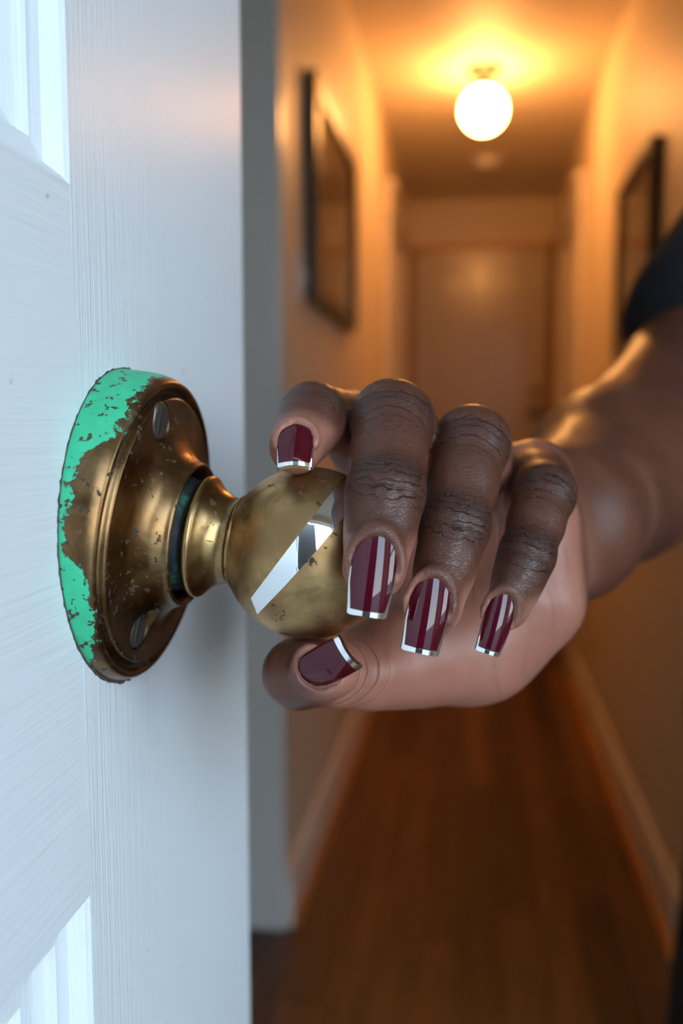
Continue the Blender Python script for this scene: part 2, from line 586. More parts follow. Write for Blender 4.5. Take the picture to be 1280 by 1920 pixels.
struct('wall_partition_right', (XR + 0.1, YP, 0), (VX1, YP + 0.1, ZC), M['wall'], 'short entry wall at the hallway mouth behind the person', 'wall')
DX0, DX1 = XD - 0.05, XD + 0.95
wf = tag(empty('wall_front', (0, VY0 - 0.08, 0)), 'entry wall around the open front doorway', 'wall', kind='structure')
box('wall_panel', (VX0 - 0.1, VY0 - 0.16, 0), (DX0, VY0, ZC), M['wall'], wf)
box('wall_panel', (DX1, VY0 - 0.16, 0), (VX1 + 0.1, VY0, ZC), M['wall'], wf)
box('wall_panel', (DX0, VY0 - 0.16, DH), (DX1, VY0, ZC), M['wall'], wf)

# casing at the mouth of the hallway (the grey upright beyond the door's edge)
tr = struct('trim_1', (XL - 0.115, YP - 0.022, 0), (XL + 0.004, YP, ZC), M['trim'], 'grey white glossy casing upright at the mouth of the hallway', 'casing', bevel=0.006)
struct('trim_2', (XR - 0.004, YP - 0.022, 0), (XR + 0.115, YP, ZC), M['trim'], 'glossy casing upright at the hallway mouth behind the arm', 'casing', bevel=0.006)
# baseboards
for nm, x0, sgn, lab in (('left', XL, 1, 'cream baseboard under the large framed picture'), ('right', XR, -1, 'cream baseboard along the wall below the arm')):
    g = tag(empty('baseboard_' + nm, (x0, (YP + YF) / 2, 0)), lab, 'baseboard', kind='structure')
    for ya, yb in ((YP, 3.95), (5.08, YF)):
        bm = bmesh.new()
        pr = [(0, 0), (0.016, 0), (0.016, 0.105), (0.012, 0.118), (0.007, 0.128), (0, 0.13)]
        va = [bm.verts.new((x0 + sgn * a, ya, b)) for a, b in pr]
        vb = [bm.verts.new((x0 + sgn * a, yb, b)) for a, b in pr]
        for i in range(len(pr)):
            j = (i + 1) % len(pr)
            bm.faces.new((va[i], va[j], vb[j], vb[i]))
        bm.faces.new(va)
        bm.faces.new(vb)
        bmobj('board', bm, M['base'], g)
        bm = bmesh.new()
        pr = [(0.016, 0), (0.032, 0)] + [(0.016 + 0.016 * cos(q), 0.018 * sin(q)) for q in (0.5, 1.0, pi / 2)]
        va = [bm.verts.new((x0 + sgn * a, ya, b)) for a, b in pr]
        vb = [bm.verts.new((x0 + sgn * a, yb, b)) for a, b in pr]
        for i in range(len(pr)):
            j = (i + 1) % len(pr)
            bm.faces.new((va[i], va[j], vb[j], vb[i]))
        bm.faces.new(va)
        bm.faces.new(vb)
        bmobj('shoe_moulding', bm, M['woodtrim'], g)


# ------------------------------------------------------------------ doors
def panel_mould(name, y0, y1, z0, z1, x, sgn, prof, mat, parent, axis='y'):
    """mitred moulding loops going inwards and back from a rectangle; sgn is the outward side"""
    verts, faces = [], []
    for d, dep in prof:
        for yy, zz in ((y0 + d, z0 + d), (y1 - d, z0 + d), (y1 - d, z1 - d), (y0 + d, z1 - d)):
            verts.append((x + sgn * dep, yy, zz) if axis == 'y' else (yy, x + sgn * dep, zz))
    for k in range(len(prof) - 1):
        for i in range(4):
            j = (i + 1) % 4
            faces.append((k * 4 + i, k * 4 + j, k * 4 + 4 + j, k * 4 + 4 + i))
    bm = bmesh.new()
    V = [bm.verts.new(v) for v in verts]
    for f in faces:
        bm.faces.new([V[i] for i in f])
    return bmobj(name, bm, mat, parent)


LT = 0.042


def on_door(px, py):
    d = cf + (px - 640) / F * cr - (py - 960) / F * cu
    return CAM + d * (XD / d[0])


y_free, y_j, y_h0, y_h1 = on_door(459, 960)[1], on_door(150, 1000)[1], -0.51, -0.35
zr0, zr1 = on_door(182, 1663)[2], on_door(118, 337)[2]
d1 = tag(empty('door_1', (XD, y_h0, 0)), 'open white panelled front door with brushed gloss paint and brass knob', 'door', kind='structure')
box('stile', (XD - LT, y_j, 0.012), (XD, y_free, 2.05), M['stile'], d1)
box('stile', (XD - LT, y_h0, 0.012), (XD, y_h1, 2.05), M['stile'], d1)
for a, b in ((0.012, 0.24), (zr0, zr1), (1.93, 2.05)):
    box('rail', (XD - LT, y_h1 - 0.001, a), (XD - 0.00005, y_j - 0.00018, b), M['rail'], d1)
prof = [(0.0, 0.0), (0.0012, -0.0006), (0.0042, -0.0042), (0.0075, -0.0052), (0.0085, -0.0052), (0.0092, -0.0078), (0.0135, -0.0092), (0.0185, -0.0094), (0.020, -0.0125), (0.026, -0.0135), (0.030, -0.0135)]
for a, b in ((0.24, zr0), (zr1, 1.93)):
    panel_mould('panel_moulding', y_h1, y_j, a, b, XD - 0.0004, 1, prof, M['panelp'], d1)
    box('panel', (XD - LT + 0.01, y_h1 + 0.02, a + 0.02), (XD - 0.0137, y_j - 0.02, b - 0.02), M['panelp'], d1)
    # raised field of the panel
    box('raised_field', (XD - 0.0142, y_h1 + 0.075, a + 0.075), (XD - 0.0085, y_j - 0.075, b - 0.075), M['panelp'], d1, 0.004)

# far door with six panels
FX0, FX1, FH = -0.355, 0.400, 2.13
d2 = tag(empty('door_2', (0.02, YF, 0)), 'closed tan six panel door at the end of the hallway', 'door', kind='structure')
ys = YF - 0.035
box('leaf', (FX0, ys, 0.01), (FX1, YF - 0.001, FH), M['fardoor'], d2)
sw, mw = 0.105, 0.09
xm = (FX0 + FX1) / 2
rows = ((0.22, 0.80), (0.98, 1.72), (1.82, 2.03))
xs = ((FX0 + sw, xm - mw / 2), (xm + mw / 2, FX1 - sw))
for a, b in ((FX0, FX0 + sw), (FX1 - sw, FX1), (xm - mw / 2, xm + mw / 2)):
    box('stile', (a, ys - 0.015, 0.01), (b, ys, FH), M['fardoor'], d2, 0.002, 1)
zz = [0.01] + [v for r_ in rows for v in r_] + [FH]
for k in range(0, len(zz), 2):
    for a, b in xs:
        box('rail', (a, ys - 0.0148, zz[k]), (b, ys, zz[k + 1]), M['fardoor'], d2, 0.002, 1)
for a, b in rows:
    for u, v in xs:
        box('panel', (u + 0.025, ys - 0.008, a + 0.025), (v - 0.025, ys, b - 0.025), M['fardoor'], d2, 0.006, 2)
for zk, rk in ((1.20, 0.030), (1.32, 0.026)):
    k = lathe('knob' if rk > 0.028 else 'deadbolt', smooth_prof([(0, 0.06), (0.018, 0.058), (rk, 0.042), (0.02, 0.028), (0.012, 0.018), (0.012, 0.008), (0.034, 0.006), (0.034, 0.0)] if rk > 0.028 else [(0, 0.02), (0.02, 0.02), (rk, 0.012), (rk, 0.0)], 4), M['bronze_dark'], None, 28)
    k.matrix_world = Matrix.Translation((FX1 - 0.062, ys - 0.015, zk)) @ Matrix.Rotation(pi / 2, 4, 'X')
    k.parent = d2
    k.matrix_parent_inverse = Matrix.Translation(-d2.location)
g = tag(empty('trim_3', (0.02, YF, 0)), 'warm oak casing around the far closed door', 'casing', kind='structure')
box('jamb', (XL + 0.002, YF - 0.03, 0), (FX0 - 0.003, YF, FH + 0.03), M['woodtrim'], g, 0.004)
box('jamb', (FX1 + 0.003, YF - 0.05, 0), (XR - 0.002, YF, FH + 0.03), M['woodtrim'], g, 0.004)
box('head', (XL + 0.002, YF - 0.03, FH + 0.004), (XR - 0.002, YF, FH + 0.034), M['woodtrim'], g, 0.004)

# doors in the side walls of the hallway
for n_, x0, sgn, lab in ((3, XL, 1, 'white cased side door beyond the large framed picture'), (4, XR, -1, 'white cased side door beyond the narrow framed picture')):
    g = tag(empty('door_%d' % n_, (x0, 4.5, 0)), lab, 'door', kind='structure')

    def bx(nm, a, b, bev=0.003, x0=x0, sgn=sgn, g=g):
        xa, xb = sorted((x0 + sgn * a[0], x0 + sgn * b[0]))
        return box(nm, (xa, a[1], a[2]), (xb, b[1], b[2]), M['base'], g, bev)
    bx('leaf', (0, 4.10, 0.01), (0.006, 4.92, 2.05), 0.001)
    bx('jamb', (0, 4.00, 0), (0.022, 4.10, 2.06))
    bx('jamb', (0, 4.92, 0), (0.022, 5.02, 2.06))
    bx('head', (0, 3.98, 2.06), (0.026, 5.04, 2.16))
    bx('cornice', (0, 3.96, 2.16), (0.045, 5.06, 2.19))
    for za, zb in ((0.2, 0.9), (1.05, 1.9)):
        bx('panel', (0.004, 4.22, za), (0.012, 4.80, zb), 0.005)

# ------------------------------------------------------------------ hallway things
# ceiling lamp
LY = 3.42
lamp = tag(empty('ceiling_lamp', (0.015, LY, ZC)), 'glowing white globe lamp hanging from the hallway ceiling', 'lamp')
lx = 0.015


def lathe_at(name, prof, mat, loc, parent, n=48):
    o = lathe(name, prof, mat, None, n)
    o.location = loc
    o.parent = parent
    o.matrix_parent_inverse = Matrix.Translation(-parent.location)
    return o


lathe_at('canopy', smooth_prof([(0, -0.035), (0.02, -0.034), (0.045, -0.022), (0.066, -0.006), (0.068, 0)], 5), M['bronze_dark'], (lx, LY, ZC), lamp)
lathe_at('neck', [(0.0, -0.032), (0.020, -0.032), (0.020, -0.055), (0.034, -0.06), (0.034, -0.085), (0, -0.085)], M['bronze_dark'], (lx, LY, ZC), lamp)
GR = 0.079
lathe_at('globe', [(GR * sin(a), -0.145 - GR * cos(a)) for a in np.linspace(0, pi, 40)], M['globe'], (lx, LY, ZC), lamp)
# smoke alarm
sa = tag(empty('smoke_alarm', (0.04, 4.55, ZC)), 'small round smoke alarm on the ceiling beyond the globe lamp', 'smoke alarm')
lathe_at('body', smooth_prof([(0, -0.038), (0.035, -0.037), (0.058, -0.028), (0.062, -0.012), (0.07, -0.008), (0.07, 0)], 4), M['plastic'], (0.04, 4.55, ZC), sa, 32)
lathe_at('grille', [(0, -0.0405), (0.02, -0.0405), (0.022, -0.036)], M['trim'], (0.04, 4.55, ZC), sa, 24)


def picture(name, x0, sgn, ya, yb, za, zb, fw, label, group=None):
    g = tag(empty(name, (x0, (ya + yb) / 2, za)), label, 'picture')

    def bx(nm, a, b, mat, bev):
        xa, xb = sorted((x0 + sgn * a[0], x0 + sgn * b[0]))
        return box(nm, (xa, a[1], a[2]), (xb, b[1], b[2]), mat, g, bev)
    bx('frame_rail', (0.001, ya, zb - fw), (0.030, yb, zb), M['frame'], 0.004)
    bx('frame_rail', (0.001, ya, za), (0.030, yb, za + fw), M['frame'], 0.004)
    bx('frame_stile', (0.001, ya, za + fw), (0.030, ya + fw, zb - fw), M['frame'], 0.004)
    bx('frame_stile', (0.001, yb - fw, za + fw), (0.030, yb, zb - fw), M['frame'], 0.004)
    bx('mount', (0.002, ya + fw, za + fw), (0.010, yb - fw, zb - fw), M['mat'], 0)
    m_ = 0.075
    bx('print', (0.010, ya + fw + m_, za + fw + m_), (0.0115, yb - fw - m_, zb - fw - m_), M['print'], 0)
    bx('glass_pane', (0.017, ya + fw - 0.003, za + fw - 0.003), (0.0195, yb - fw + 0.003, zb - fw + 0.003), M['glass'], 0)
    return g


picture('framed_picture', XL, 1, 2.12, 2.86, CZ + 0.30, CZ + 0.83, 0.042, 'large dark framed picture under glass reflecting the lamp, beside the light switch')
picture('framed_picture', XR, -1, 2.36, 2.90, CZ + 0.20, CZ + 0.72, 0.030, 'narrow dark framed picture on the wall behind the black sleeve')

# light switch
g = tag(empty('light_switch', (XL, 2.055, CZ + 0.34)), 'small white light switch on the wall beside the large picture', 'switch')
box('cover_plate', (XL, 2.02, CZ + 0.285), (XL + 0.006, 2.09, CZ + 0.40), M['plastic'], g, 0.002)
box('toggle', (XL + 0.006, 2.05, CZ + 0.33), (XL + 0.017, 2.06, CZ + 0.352), M['plastic'], g, 0.002)

# ------------------------------------------------------------------ door knob
droop = radians(7.2)
kyaw = radians(1.5)
ax = np.array([cos(droop) * cos(kyaw), -sin(kyaw) * cos(droop), -sin(droop)])      # outward axis, sagging a little with age
hy = np.array([0.0, 1.0, 0.0])
hy = hy - ax * (hy @ ax)
hy /= np.linalg.norm(hy)
up = np.cross(ax, hy)          # local x (up), y (away), z (outward)
if up[2] < 0:
    up = -up
KM = Matrix(((up[0], hy[0], ax[0], BALL[0]), (up[1], hy[1], ax[1], BALL[1]), (up[2], hy[2], ax[2], BALL[2]), (0, 0, 0, 1)))
if KM.to_3x3().determinant() < 0:
    KM = Matrix(((up[0], hy[0], ax[0], BALL[0]), (up[1], hy[1], ax[1], BALL[1]), (up[2], hy[2], ax[2], BALL[2]), (0, 0, 0, 1)))
knob = tag(empty('door_knob', (XD, BALL[1], BALL[2])), 'tarnished brass ball knob and round backplate on the white door', 'door knob')


def kpart(o):
    o.matrix_world = KM
    o.parent = knob
    o.matrix_parent_inverse = Matrix.Translation(-knob.location)
    return o


mm = 0.001
# backplate
pl = smooth_prof([(18.3, -33.8), (19.0, -32.6), (19.8, -32.8), (20.4, -34.6), (22.4, -37.6), (26.0, -40.2), (30.0, -41.2), (34.0, -41.5), (36.6, -41.5), (37.6, -41.9),
                  (38.3, -43.4), (39.3, -44.1), (40.3, -43.5), (41.0, -42.6), (41.9, -42.4), (42.9, -43.0), (43.9, -44.9), (44.5, -47.0), (44.8, -49.2), (44.9, -52.0), (44.9, -59.0)], 5)
pl = [(r if r < 30 else 30 + (r - 30) * 0.862, z) for r, z in pl]
pl = [(16.0, -59.0), (16.0, -38.5), (17.8, -36.0)] + pl + [(16.0, -59.0)]
plate = lathe('backplate', [(r * mm, z * mm) for r, z in pl], M['plate'], None, 144)


def face_pt(px, py, zf):
    """where the sight line of a pixel meets the plane of the plate's face"""
    d = cf + (px - 640) / F * cr - (py - 960) / F * cu
    c = BALL + ax * zf
    tt = ((c - CAM) @ ax) / (d @ ax)
    p = CAM + d * tt - c
    return p @ up, p @ hy


cuts = []
for px, py in ((302, 790), (260, 1180)):
    u_, v_ = face_pt(px, py, -0.0415)
    cuts.append((u_, v_))
for u_, v_ in cuts:
    c = lathe('cutter', [(0, 0.004), (0.0060, 0.004), (0.0056, -0.0004), (0.0048, -0.0013), (0, -0.0016)], None, None, 32, False)
    c.location = (u_, v_, -0.0414)
    md = plate.modifiers.new('cut', 'BOOLEAN')
    md.operation = 'DIFFERENCE'
    md.object = c
    md.solver = 'EXACT'
    dg = bpy.context.evaluated_depsgraph_get()
    nm = bpy.data.meshes.new_from_object(plate.evaluated_get(dg))
    plate.modifiers.clear()
    plate.data = nm
    bpy.data.objects.remove(c)
plate.data.name = 'backplate'
plate.data.polygons.foreach_set('use_smooth', [True] * len(plate.data.polygons))
plate.data.set_sharp_from_angle(angle=radians(40))
kpart(plate)
for i, (u_, v_) in enumerate(cuts):
    bm = bmesh.new()
    n = 28
    ring = []
    for r_, z_ in ((0.0052, -0.0009), (0.0047, 0.0001), (0.0038, -0.0001), (0.0022, -0.0004), (0.0, -0.0005)):
        if r_ == 0:
            ring.append([bm.verts.new((0, 0, z_))])
        else:
            ring.append([bm.verts.new((r_ * cos(2 * pi * k / n), r_ * sin(2 * pi * k / n), z_)) for k in range(n)])
    for a, b in zip(ring[:-1], ring[1:]):
        for k in range(n):
            if len(b) == 1:
                bm.faces.new((a[k], a[(k + 1) % n], b[0]))
            else:
                bm.faces.new((a[k], a[(k + 1) % n], b[(k + 1) % n], b[k]))
    s = bmobj('screw', bm, M['screw'], None, True)
    s.matrix_world = KM @ Matrix.Translation((u_, v_, -0.0414))
    s.parent = knob
    s.matrix_parent_inverse = Matrix.Translation(-knob.location)
    sl = box('slot', (-0.0036, -0.0009, -0.0012), (0.0036, 0.0009, -0.00008), M['frame'], None)
    sl.matrix_world = KM @ Matrix.Translation((u_, v_, -0.0414)) @ Matrix.Rotation(0.15 + 0.1 * i, 4, 'Z')
    sl.parent = s
    sl.matrix_parent_inverse = s.matrix_world.inverted()
# ring filling the gap round the shank; gap shade and verdigris in its colour
kpart(lathe('gap_ring', [(0.009, -0.045), (0.0158, -0.045), (0.0158, -0.0355), (0.0150, -0.0330), (0.0142, -0.0318), (0.009, -0.0314)], M['dark_gap_verdigris'], None, 96))
# shank
sh = smooth_prof([(9.0, -31.6), (14.4, -31.6), (16.0, -31.2), (16.8, -30.0), (16.6, -28.8), (15.2, -27.6), (13.4, -25.6), (12.2, -23.2), (11.9, -21.6), (12.0, -20.6), (12.5, -20.3), (12.9, -19.8), (12.6, -18.9), (11.6, -18.5)], 5)
kpart(lathe('shank', [(r * mm, z * mm) for r, z in sh], M['shank'], None, 112))
# ball
kpart(lathe('ball', [(BR * sin(a), -BR * cos(a)) for a in np.linspace(0, pi, 90)], M['knob'], None, 144))
# dark line standing for dirt, cracked paint and gap shadow where the plate meets the door
Rp = 0.04284
gv, gf = [], []
ng = 240
for i in range(ng):
    th = 2 * pi * i / ng
    for q, w_g in enumerate((-0.0006, 0.00022 + 0.0007 * max(0.0, random.gauss(0.15, 0.35)))):
        e_r = up * cos(th) + hy * sin(th)
        p = BALL + e_r * (Rp + w_g)
        p = p + ax * ((XD - p[0]) / ax[0])
        for dx in (0.0, 0.00018):
            gv.append((XD + dx - 0.00002, p[1], p[2]))
for i in range(ng):
    a, b = i * 4, ((i + 1) % ng) * 4
    for f_ in ((0, 2, 3, 1),):
        pass
    gf += [(a + 1, b + 1, b + 3, a + 3), (a, a + 2, b + 2, b), (a + 2, a + 3, b + 3, b + 2), (a, b, b + 1, a + 1)]
mobj('grime_shadow_line', gv, gf, M['grime_shadow'], knob)
# mirror strip stuck across the ball


def on_ball(px, py, lift):
    d = cf + (px - 640) / F * cr - (py - 960) / F * cu
    R = BR + lift
    oc_ = CAM - BALL
    A = d @ d
    Bq = 2 * d @ oc_
    Cq = oc_ @ oc_ - R * R
    disc = max(Bq * Bq - 4 * A * Cq, 0.0)
    p = CAM + d * ((-Bq - sqrt(disc)) / (2 * A)) - BALL
    return p / np.linalg.norm(p)


ea = [(471, 1121), (520, 1056), (570, 990), (610, 938), (640, 901), (668, 870)]
eb = [(483, 1151), (535, 1097), (590, 1036), (630, 988), (662, 946), (700, 906)]
verts, faces = [], []
nu, nv = 60, 10
A_ = np.array(ea, float)
B_ = np.array(eb, float)
tt = np.linspace(0, 1, len(ea))
grid = []
for i in range(nu + 1):
    u_ = i / nu
    pa = np.array([np.interp(u_, tt, A_[:, 0]), np.interp(u_, tt, A_[:, 1])])
    pb = np.array([np.interp(u_, tt, B_[:, 0]), np.interp(u_, tt, B_[:, 1])])
    for j in range(nv + 1):
        q = pa + (pb - pa) * j / nv
        grid.append(on_ball(q[0], q[1], 0.0))
top = [BALL + g_ * (BR + 0.00018) for g_ in grid]
bot = [BALL + g_ * (BR - 0.0002) for g_ in grid]
N1 = len(grid)
w_ = nv + 1
verts = top + bot
for i in range(nu):
    for j in range(nv):
        a = i * w_ + j
        faces.append((a, a + 1, a + w_ + 1, a + w_))
for i in range(nu):
    for j in (0, nv):
        a = i * w_ + j
        faces.append((a, a + w_, a + w_ + N1, a + N1))
for i in (0, nu):
    for j in range(nv):
        a = i * w_ + j
        faces.append((a, a + 1, a + 1 + N1, a + N1))
st = mobj('mirror_strip', verts, faces, M['chrome'], knob, True)
bm = bmesh.new()
bm.from_mesh(st.data)
bmesh.ops.recalc_face_normals(bm, faces=bm.faces)
bm.to_mesh(st.data)
bm.free()
st.data.set_sharp_from_angle(angle=radians(50))
st['label'] = 'diagonal mirror finish strip'


# ------------------------------------------------------------------ person: implicit body
def smin(a, b, k):
    if k <= 0:
        return np.minimum(a, b)
    h_ = np.maximum(k - np.abs(a - b), 0) / k
    return np.minimum(a, b) - h_ * h_ * k * 0.25


class Grid:
    def __init__(self, xs, ys, zs):
        self.ax = [np.asarray(v, np.float32) for v in (xs, ys, zs)]
        self.shape = tuple(len(v) for v in self.ax)

    def sl(self, lo, hi):
        out = []
        for a, l, h_ in zip(self.ax, lo, hi):
            i = max(int(np.searchsorted(a, l)) - 1, 0)
            j = min(int(np.searchsorted(a, h_)) + 1, len(a))
            out.append(slice(i, max(j, i + 1)))
        return tuple(out)

    def pts(self, s):
        return (self.ax[0][s[0]][:, None, None], self.ax[1][s[1]][None, :, None], self.ax[2][s[2]][None, None, :])


def cap_eval(P, prim):
    a, b, ra, rb, flat = prim
    X, Y, Z = P
    ab = b - a
    L2 = float(ab @ ab) + 1e-12
    dx, dy, dz = X - np.float32(a[0]), Y - np.float32(a[1]), Z - np.float32(a[2])
    tt_ = np.clip((dx * np.float32(ab[0]) + dy * np.float32(ab[1]) + dz * np.float32(ab[2])) / np.float32(L2), 0, 1)
    dx = dx - tt_ * np.float32(ab[0])
    dy = dy - tt_ * np.float32(ab[1])
    dz = dz - tt_ * np.float32(ab[2])
    d2_ = dx * dx + dy * dy + dz * dz
    if flat is not None:
        u_, k = flat
        w = dx * np.float32(u_[0]) + dy * np.float32(u_[1]) + dz * np.float32(u_[2])
        d2_ = d2_ + w * w * np.float32(1 / k ** 2 - 1)
    return np.sqrt(d2_) - (np.float32(ra) + tt_ * np.float32(rb - ra))


def cap_box(prim, pad):
    a, b, ra, rb, _ = prim
    R = max(ra, rb) + pad
    return np.minimum(a, b) - R, np.maximum(a, b) + R


def add_prims(grid, field, prims, pad=0.02):
    for p, k in prims:
        s = grid.sl(*cap_box(p, pad + k))
        v = cap_eval(grid.pts(s), p)
        field[s] = smin(field[s], v, k)


def surface_nets(grid, Fd):
    nx, ny, nz = Fd.shape
    ins = Fd < 0
    cnt = np.zeros((nx - 1, ny - 1, nz - 1), np.uint8)
    for i in (0, 1):
        for j in (0, 1):
            for k in (0, 1):
                cnt += ins[i:nx - 1 + i, j:ny - 1 + j, k:nz - 1 + k]
    act = (cnt > 0) & (cnt < 8)
    idx = np.argwhere(act)
    n = len(idx)
    vid = np.full(act.shape, -1, np.int32)
    vid[act] = np.arange(n, dtype=np.int32)
    acc = np.zeros((n, 3))
    num = np.zeros(n)
    C8 = {}
    for i in (0, 1):
        for j in (0, 1):
            for k in (0, 1):
                C8[(i, j, k)] = Fd[idx[:, 0] + i, idx[:, 1] + j, idx[:, 2] + k].astype(np.float64)
    for axn in range(3):
        for u_ in (0, 1):
            for v_ in (0, 1):
                c0 = [0, 0, 0]
                o2 = [q for q in range(3) if q != axn]
                c0[o2[0]], c0[o2[1]] = u_, v_
                c1_ = list(c0)
                c1_[axn] = 1
                f0, f1 = C8[tuple(c0)], C8[tuple(c1_)]
                m = (f0 < 0) != (f1 < 0)
                tq = np.where(m, f0 / np.where(m, f0 - f1, 1), 0)
                pt = np.tile(np.array(c0, float), (n, 1))
                pt[:, axn] = tq
                acc[m] += pt[m]
                num[m] += 1
    loc = idx + acc / num[:, None]
    V = np.stack([np.interp(loc[:, q], np.arange(len(grid.ax[q])), grid.ax[q].astype(np.float64)) for q in range(3)], 1)
    quads = []
    for axn in range(3):
        sa_, sb_ = [slice(None)] * 3, [slice(None)] * 3
        sa_[axn], sb_[axn] = slice(0, -1), slice(1, None)
        A, Bb = ins[tuple(sa_)], ins[tuple(sb_)]
        e_ = np.argwhere(A != Bb)
        o1, o2 = [q for q in range(3) if q != axn]
        ok = (e_[:, o1] > 0) & (e_[:, o2] > 0) & (e_[:, o1] < Fd.shape[o1] - 1) & (e_[:, o2] < Fd.shape[o2] - 1)
        e_ = e_[ok]
        inside = A[e_[:, 0], e_[:, 1], e_[:, 2]]
        ids = []
        for du, dv in ((-1, -1), (0, -1), (0, 0), (-1, 0)):
            c_ = e_.copy()
            c_[:, o1] += du
            c_[:, o2] += dv
            ids.append(vid[c_[:, 0], c_[:, 1], c_[:, 2]])
        q = np.stack(ids, 1)
        flip = inside if axn != 1 else ~inside
        q[~flip] = q[~flip][:, ::-1]
        quads.append(q)
    return V, np.concatenate(quads)


def relax(V, Q, it, lam=0.5, weight=None):
    e_ = np.concatenate([Q[:, [0, 1]], Q[:, [1, 2]], Q[:, [2, 3]], Q[:, [3, 0]]])
    n = len(V)
    deg = np.bincount(e_[:, 0], minlength=n) + np.bincount(e_[:, 1], minlength=n)
    for _ in range(it):
        acc = np.zeros_like(V)
        for c in range(3):
            acc[:, c] = np.bincount(e_[:, 0], V[e_[:, 1], c], n) + np.bincount(e_[:, 1], V[e_[:, 0], c], n)
        d = (acc / np.maximum(deg, 1)[:, None] - V) * lam
        if weight is not None:
            d *= weight[:, None]
        V = V + d
    return V


def quad_mesh(name, V, Q):
    me = bpy.data.meshes.new(name)
    me.vertices.add(len(V))
    me.vertices.foreach_set('co', V.astype(np.float32).ravel())
    me.loops.add(Q.size)
    me.loops.foreach_set('vertex_index', Q.astype(np.int32).ravel())
    me.polygons.add(len(Q))
    me.polygons.foreach_set('loop_start', np.arange(0, Q.size, 4, dtype=np.int32))
    me.polygons.foreach_set('loop_total', np.full(len(Q), 4, np.int32))
    me.update()
    me.validate()
    me.polygons.foreach_set('use_smooth', [True] * len(me.polygons))
    return me


def prim(a, b, ra, rb, flat=None):
    return (np.asarray(a, float), np.asarray(b, float), ra, rb, flat)


def J(px, py, d, rpx):
    return W(px, py, d), rpx * d / F


# joints of the hand: pixel, depth, radius in pixels
FING = {
    'index': [(700, 855, 0.288, 64), (645, 790, 0.2625, 56), (586, 782, 0.2405, 61), (556, 838, 0.2275, 52)],
    'middle': [(772, 862, 0.281, 72), (735, 790, 0.238, 74), (722, 925, 0.2195, 70), (702, 1064, 0.2135, 61)],
    'ring': [(885, 885, 0.284, 70), (884, 832, 0.244, 68), (852, 987, 0.2265, 62), (816, 1142, 0.2225, 50)],
    'pinky': [(1002, 893, 0.287, 60), (1020, 926, 0.253, 55), (987, 1042, 0.2385, 49), (951, 1140, 0.236, 41)],
    'thumb': [(775, 1235, 0.2765, 80), (690, 1258, 0.261, 67), (559, 1263, 0.2435, 62), (622, 1255, 0.2345, 54)],
}
FJ = {k: [J(*q) for q in v] for k, v in FING.items()}


def nrm(v):
    return v / np.linalg.norm(v)


# nails: root pixel+depth, tip pixel+depth, width direction in pixels, width px (root, middle, tip), bend radius in mm
NAILS = {
    'index': ((555, 795, 0.2222), (551, 871, 0.2150), (70, -4), (54, 72, 70), 7.6),
    'middle': ((710, 1003, 0.2068), (687, 1156, 0.2044), (86, 17), (70, 97, 80), 8.2),
    'ring': ((816, 1083, 0.2156), (787, 1225, 0.2134), (80, 20), (62, 86, 77), 7.6),
    'pinky': ((949, 1113, 0.2306), (914, 1226, 0.2292), (52, 14), (44, 60, 50), 5.6),
    'thumb': ((566, 1270, 0.2312), (652, 1229, 0.2226), (58, 54), (66, 84, 80), 8.6),
}


def nail_frame(k):
    (rx, ry, rd), (tx, ty, td), wd_, wpx, R = NAILS[k]
    P0, P1 = W(rx, ry, rd), W(tx, ty, td)
    a = P1 - P0
    L = np.linalg.norm(a)
    a = a / L
    b = cr * wd_[0] - cu * wd_[1]
    b = nrm(b - a * (b @ a))
    n = np.cross(a, b)
    if n @ cf > 0:
        n = -n
    w = [q * (rd + td) / 2 / F for q in wpx]
    return P0, a, b, n, L, w, R * mm


def nail_pt(fr, u_, v_, lift=0.0):
    """u along 0..1, v across -1..1"""
    P0, a, b, n, L, w, R = fr
    wid = np.interp(u_, [0, 0.12, 0.30, 0.6, 1.0], [w[0] * 0.9, w[0] * 1.06, w[1] * 0.97, w[1], w[2]]) / 2
    th = wid * v_ / R
    bow = 0.0011 * (1 - (2 * u_ - 0.9) ** 2)
    return P0 + a * (L * u_) + b * (R * sin(th)) + n * (-R * (1 - cos(th)) + bow + lift)


base_prims, hand_k = [], 0.008
pf_ = nrm(-cf + 0.25 * cu)
mc = {k: FJ[k][0] for k in FJ}
carp = {'index': J(790, 1150, 0.293, 82), 'middle': J(855, 1160, 0.297, 86), 'ring': J(925, 1135, 0.299, 86), 'pinky': J(990, 1085, 0.299, 84)}
WR = W(1050, 985, 0.330)
MF = W(1150, 890, 0.415)
EL = W(1292, 748, 0.530)
UA = W(1385, 565, 0.585)
SH = W(1480, 385, 0.64)
for k in ('index', 'middle', 'ring', 'pinky'):
    (a, ra), (b, rb) = mc[k], carp[k]
    base_prims.append((prim(a, b, ra * 1.02, rb), 0.009))
for (q1_, q2_) in (((705, 1238, 0.269, 72), (860, 1212, 0.286, 100)),      # thumb pad
                   ((1000, 985, 0.288, 78), (988, 1115, 0.2855, 96)),       # little finger side of the palm
                   ((900, 1195, 0.289, 98), (985, 1125, 0.287, 94)),        # heel
                   ((780, 1210, 0.284, 92), (905, 1200, 0.289, 98))):
    (a, ra), (b, rb) = J(*q1_), J(*q2_)
    base_prims.append((prim(a, b, ra, rb), 0.010))
hb, hr = J(965, 1070, 0.301, 90)
base_prims += [(prim(hb, WR, hr, 0.0265), 0.014), (prim(WR, MF, 0.0275, 0.0375), 0.014), (prim(MF, EL, 0.0375, 0.046), 0.02),
               (prim(EL, UA, 0.046, 0.047), 0.012), (prim(UA, SH, 0.047, 0.054), 0.02)]
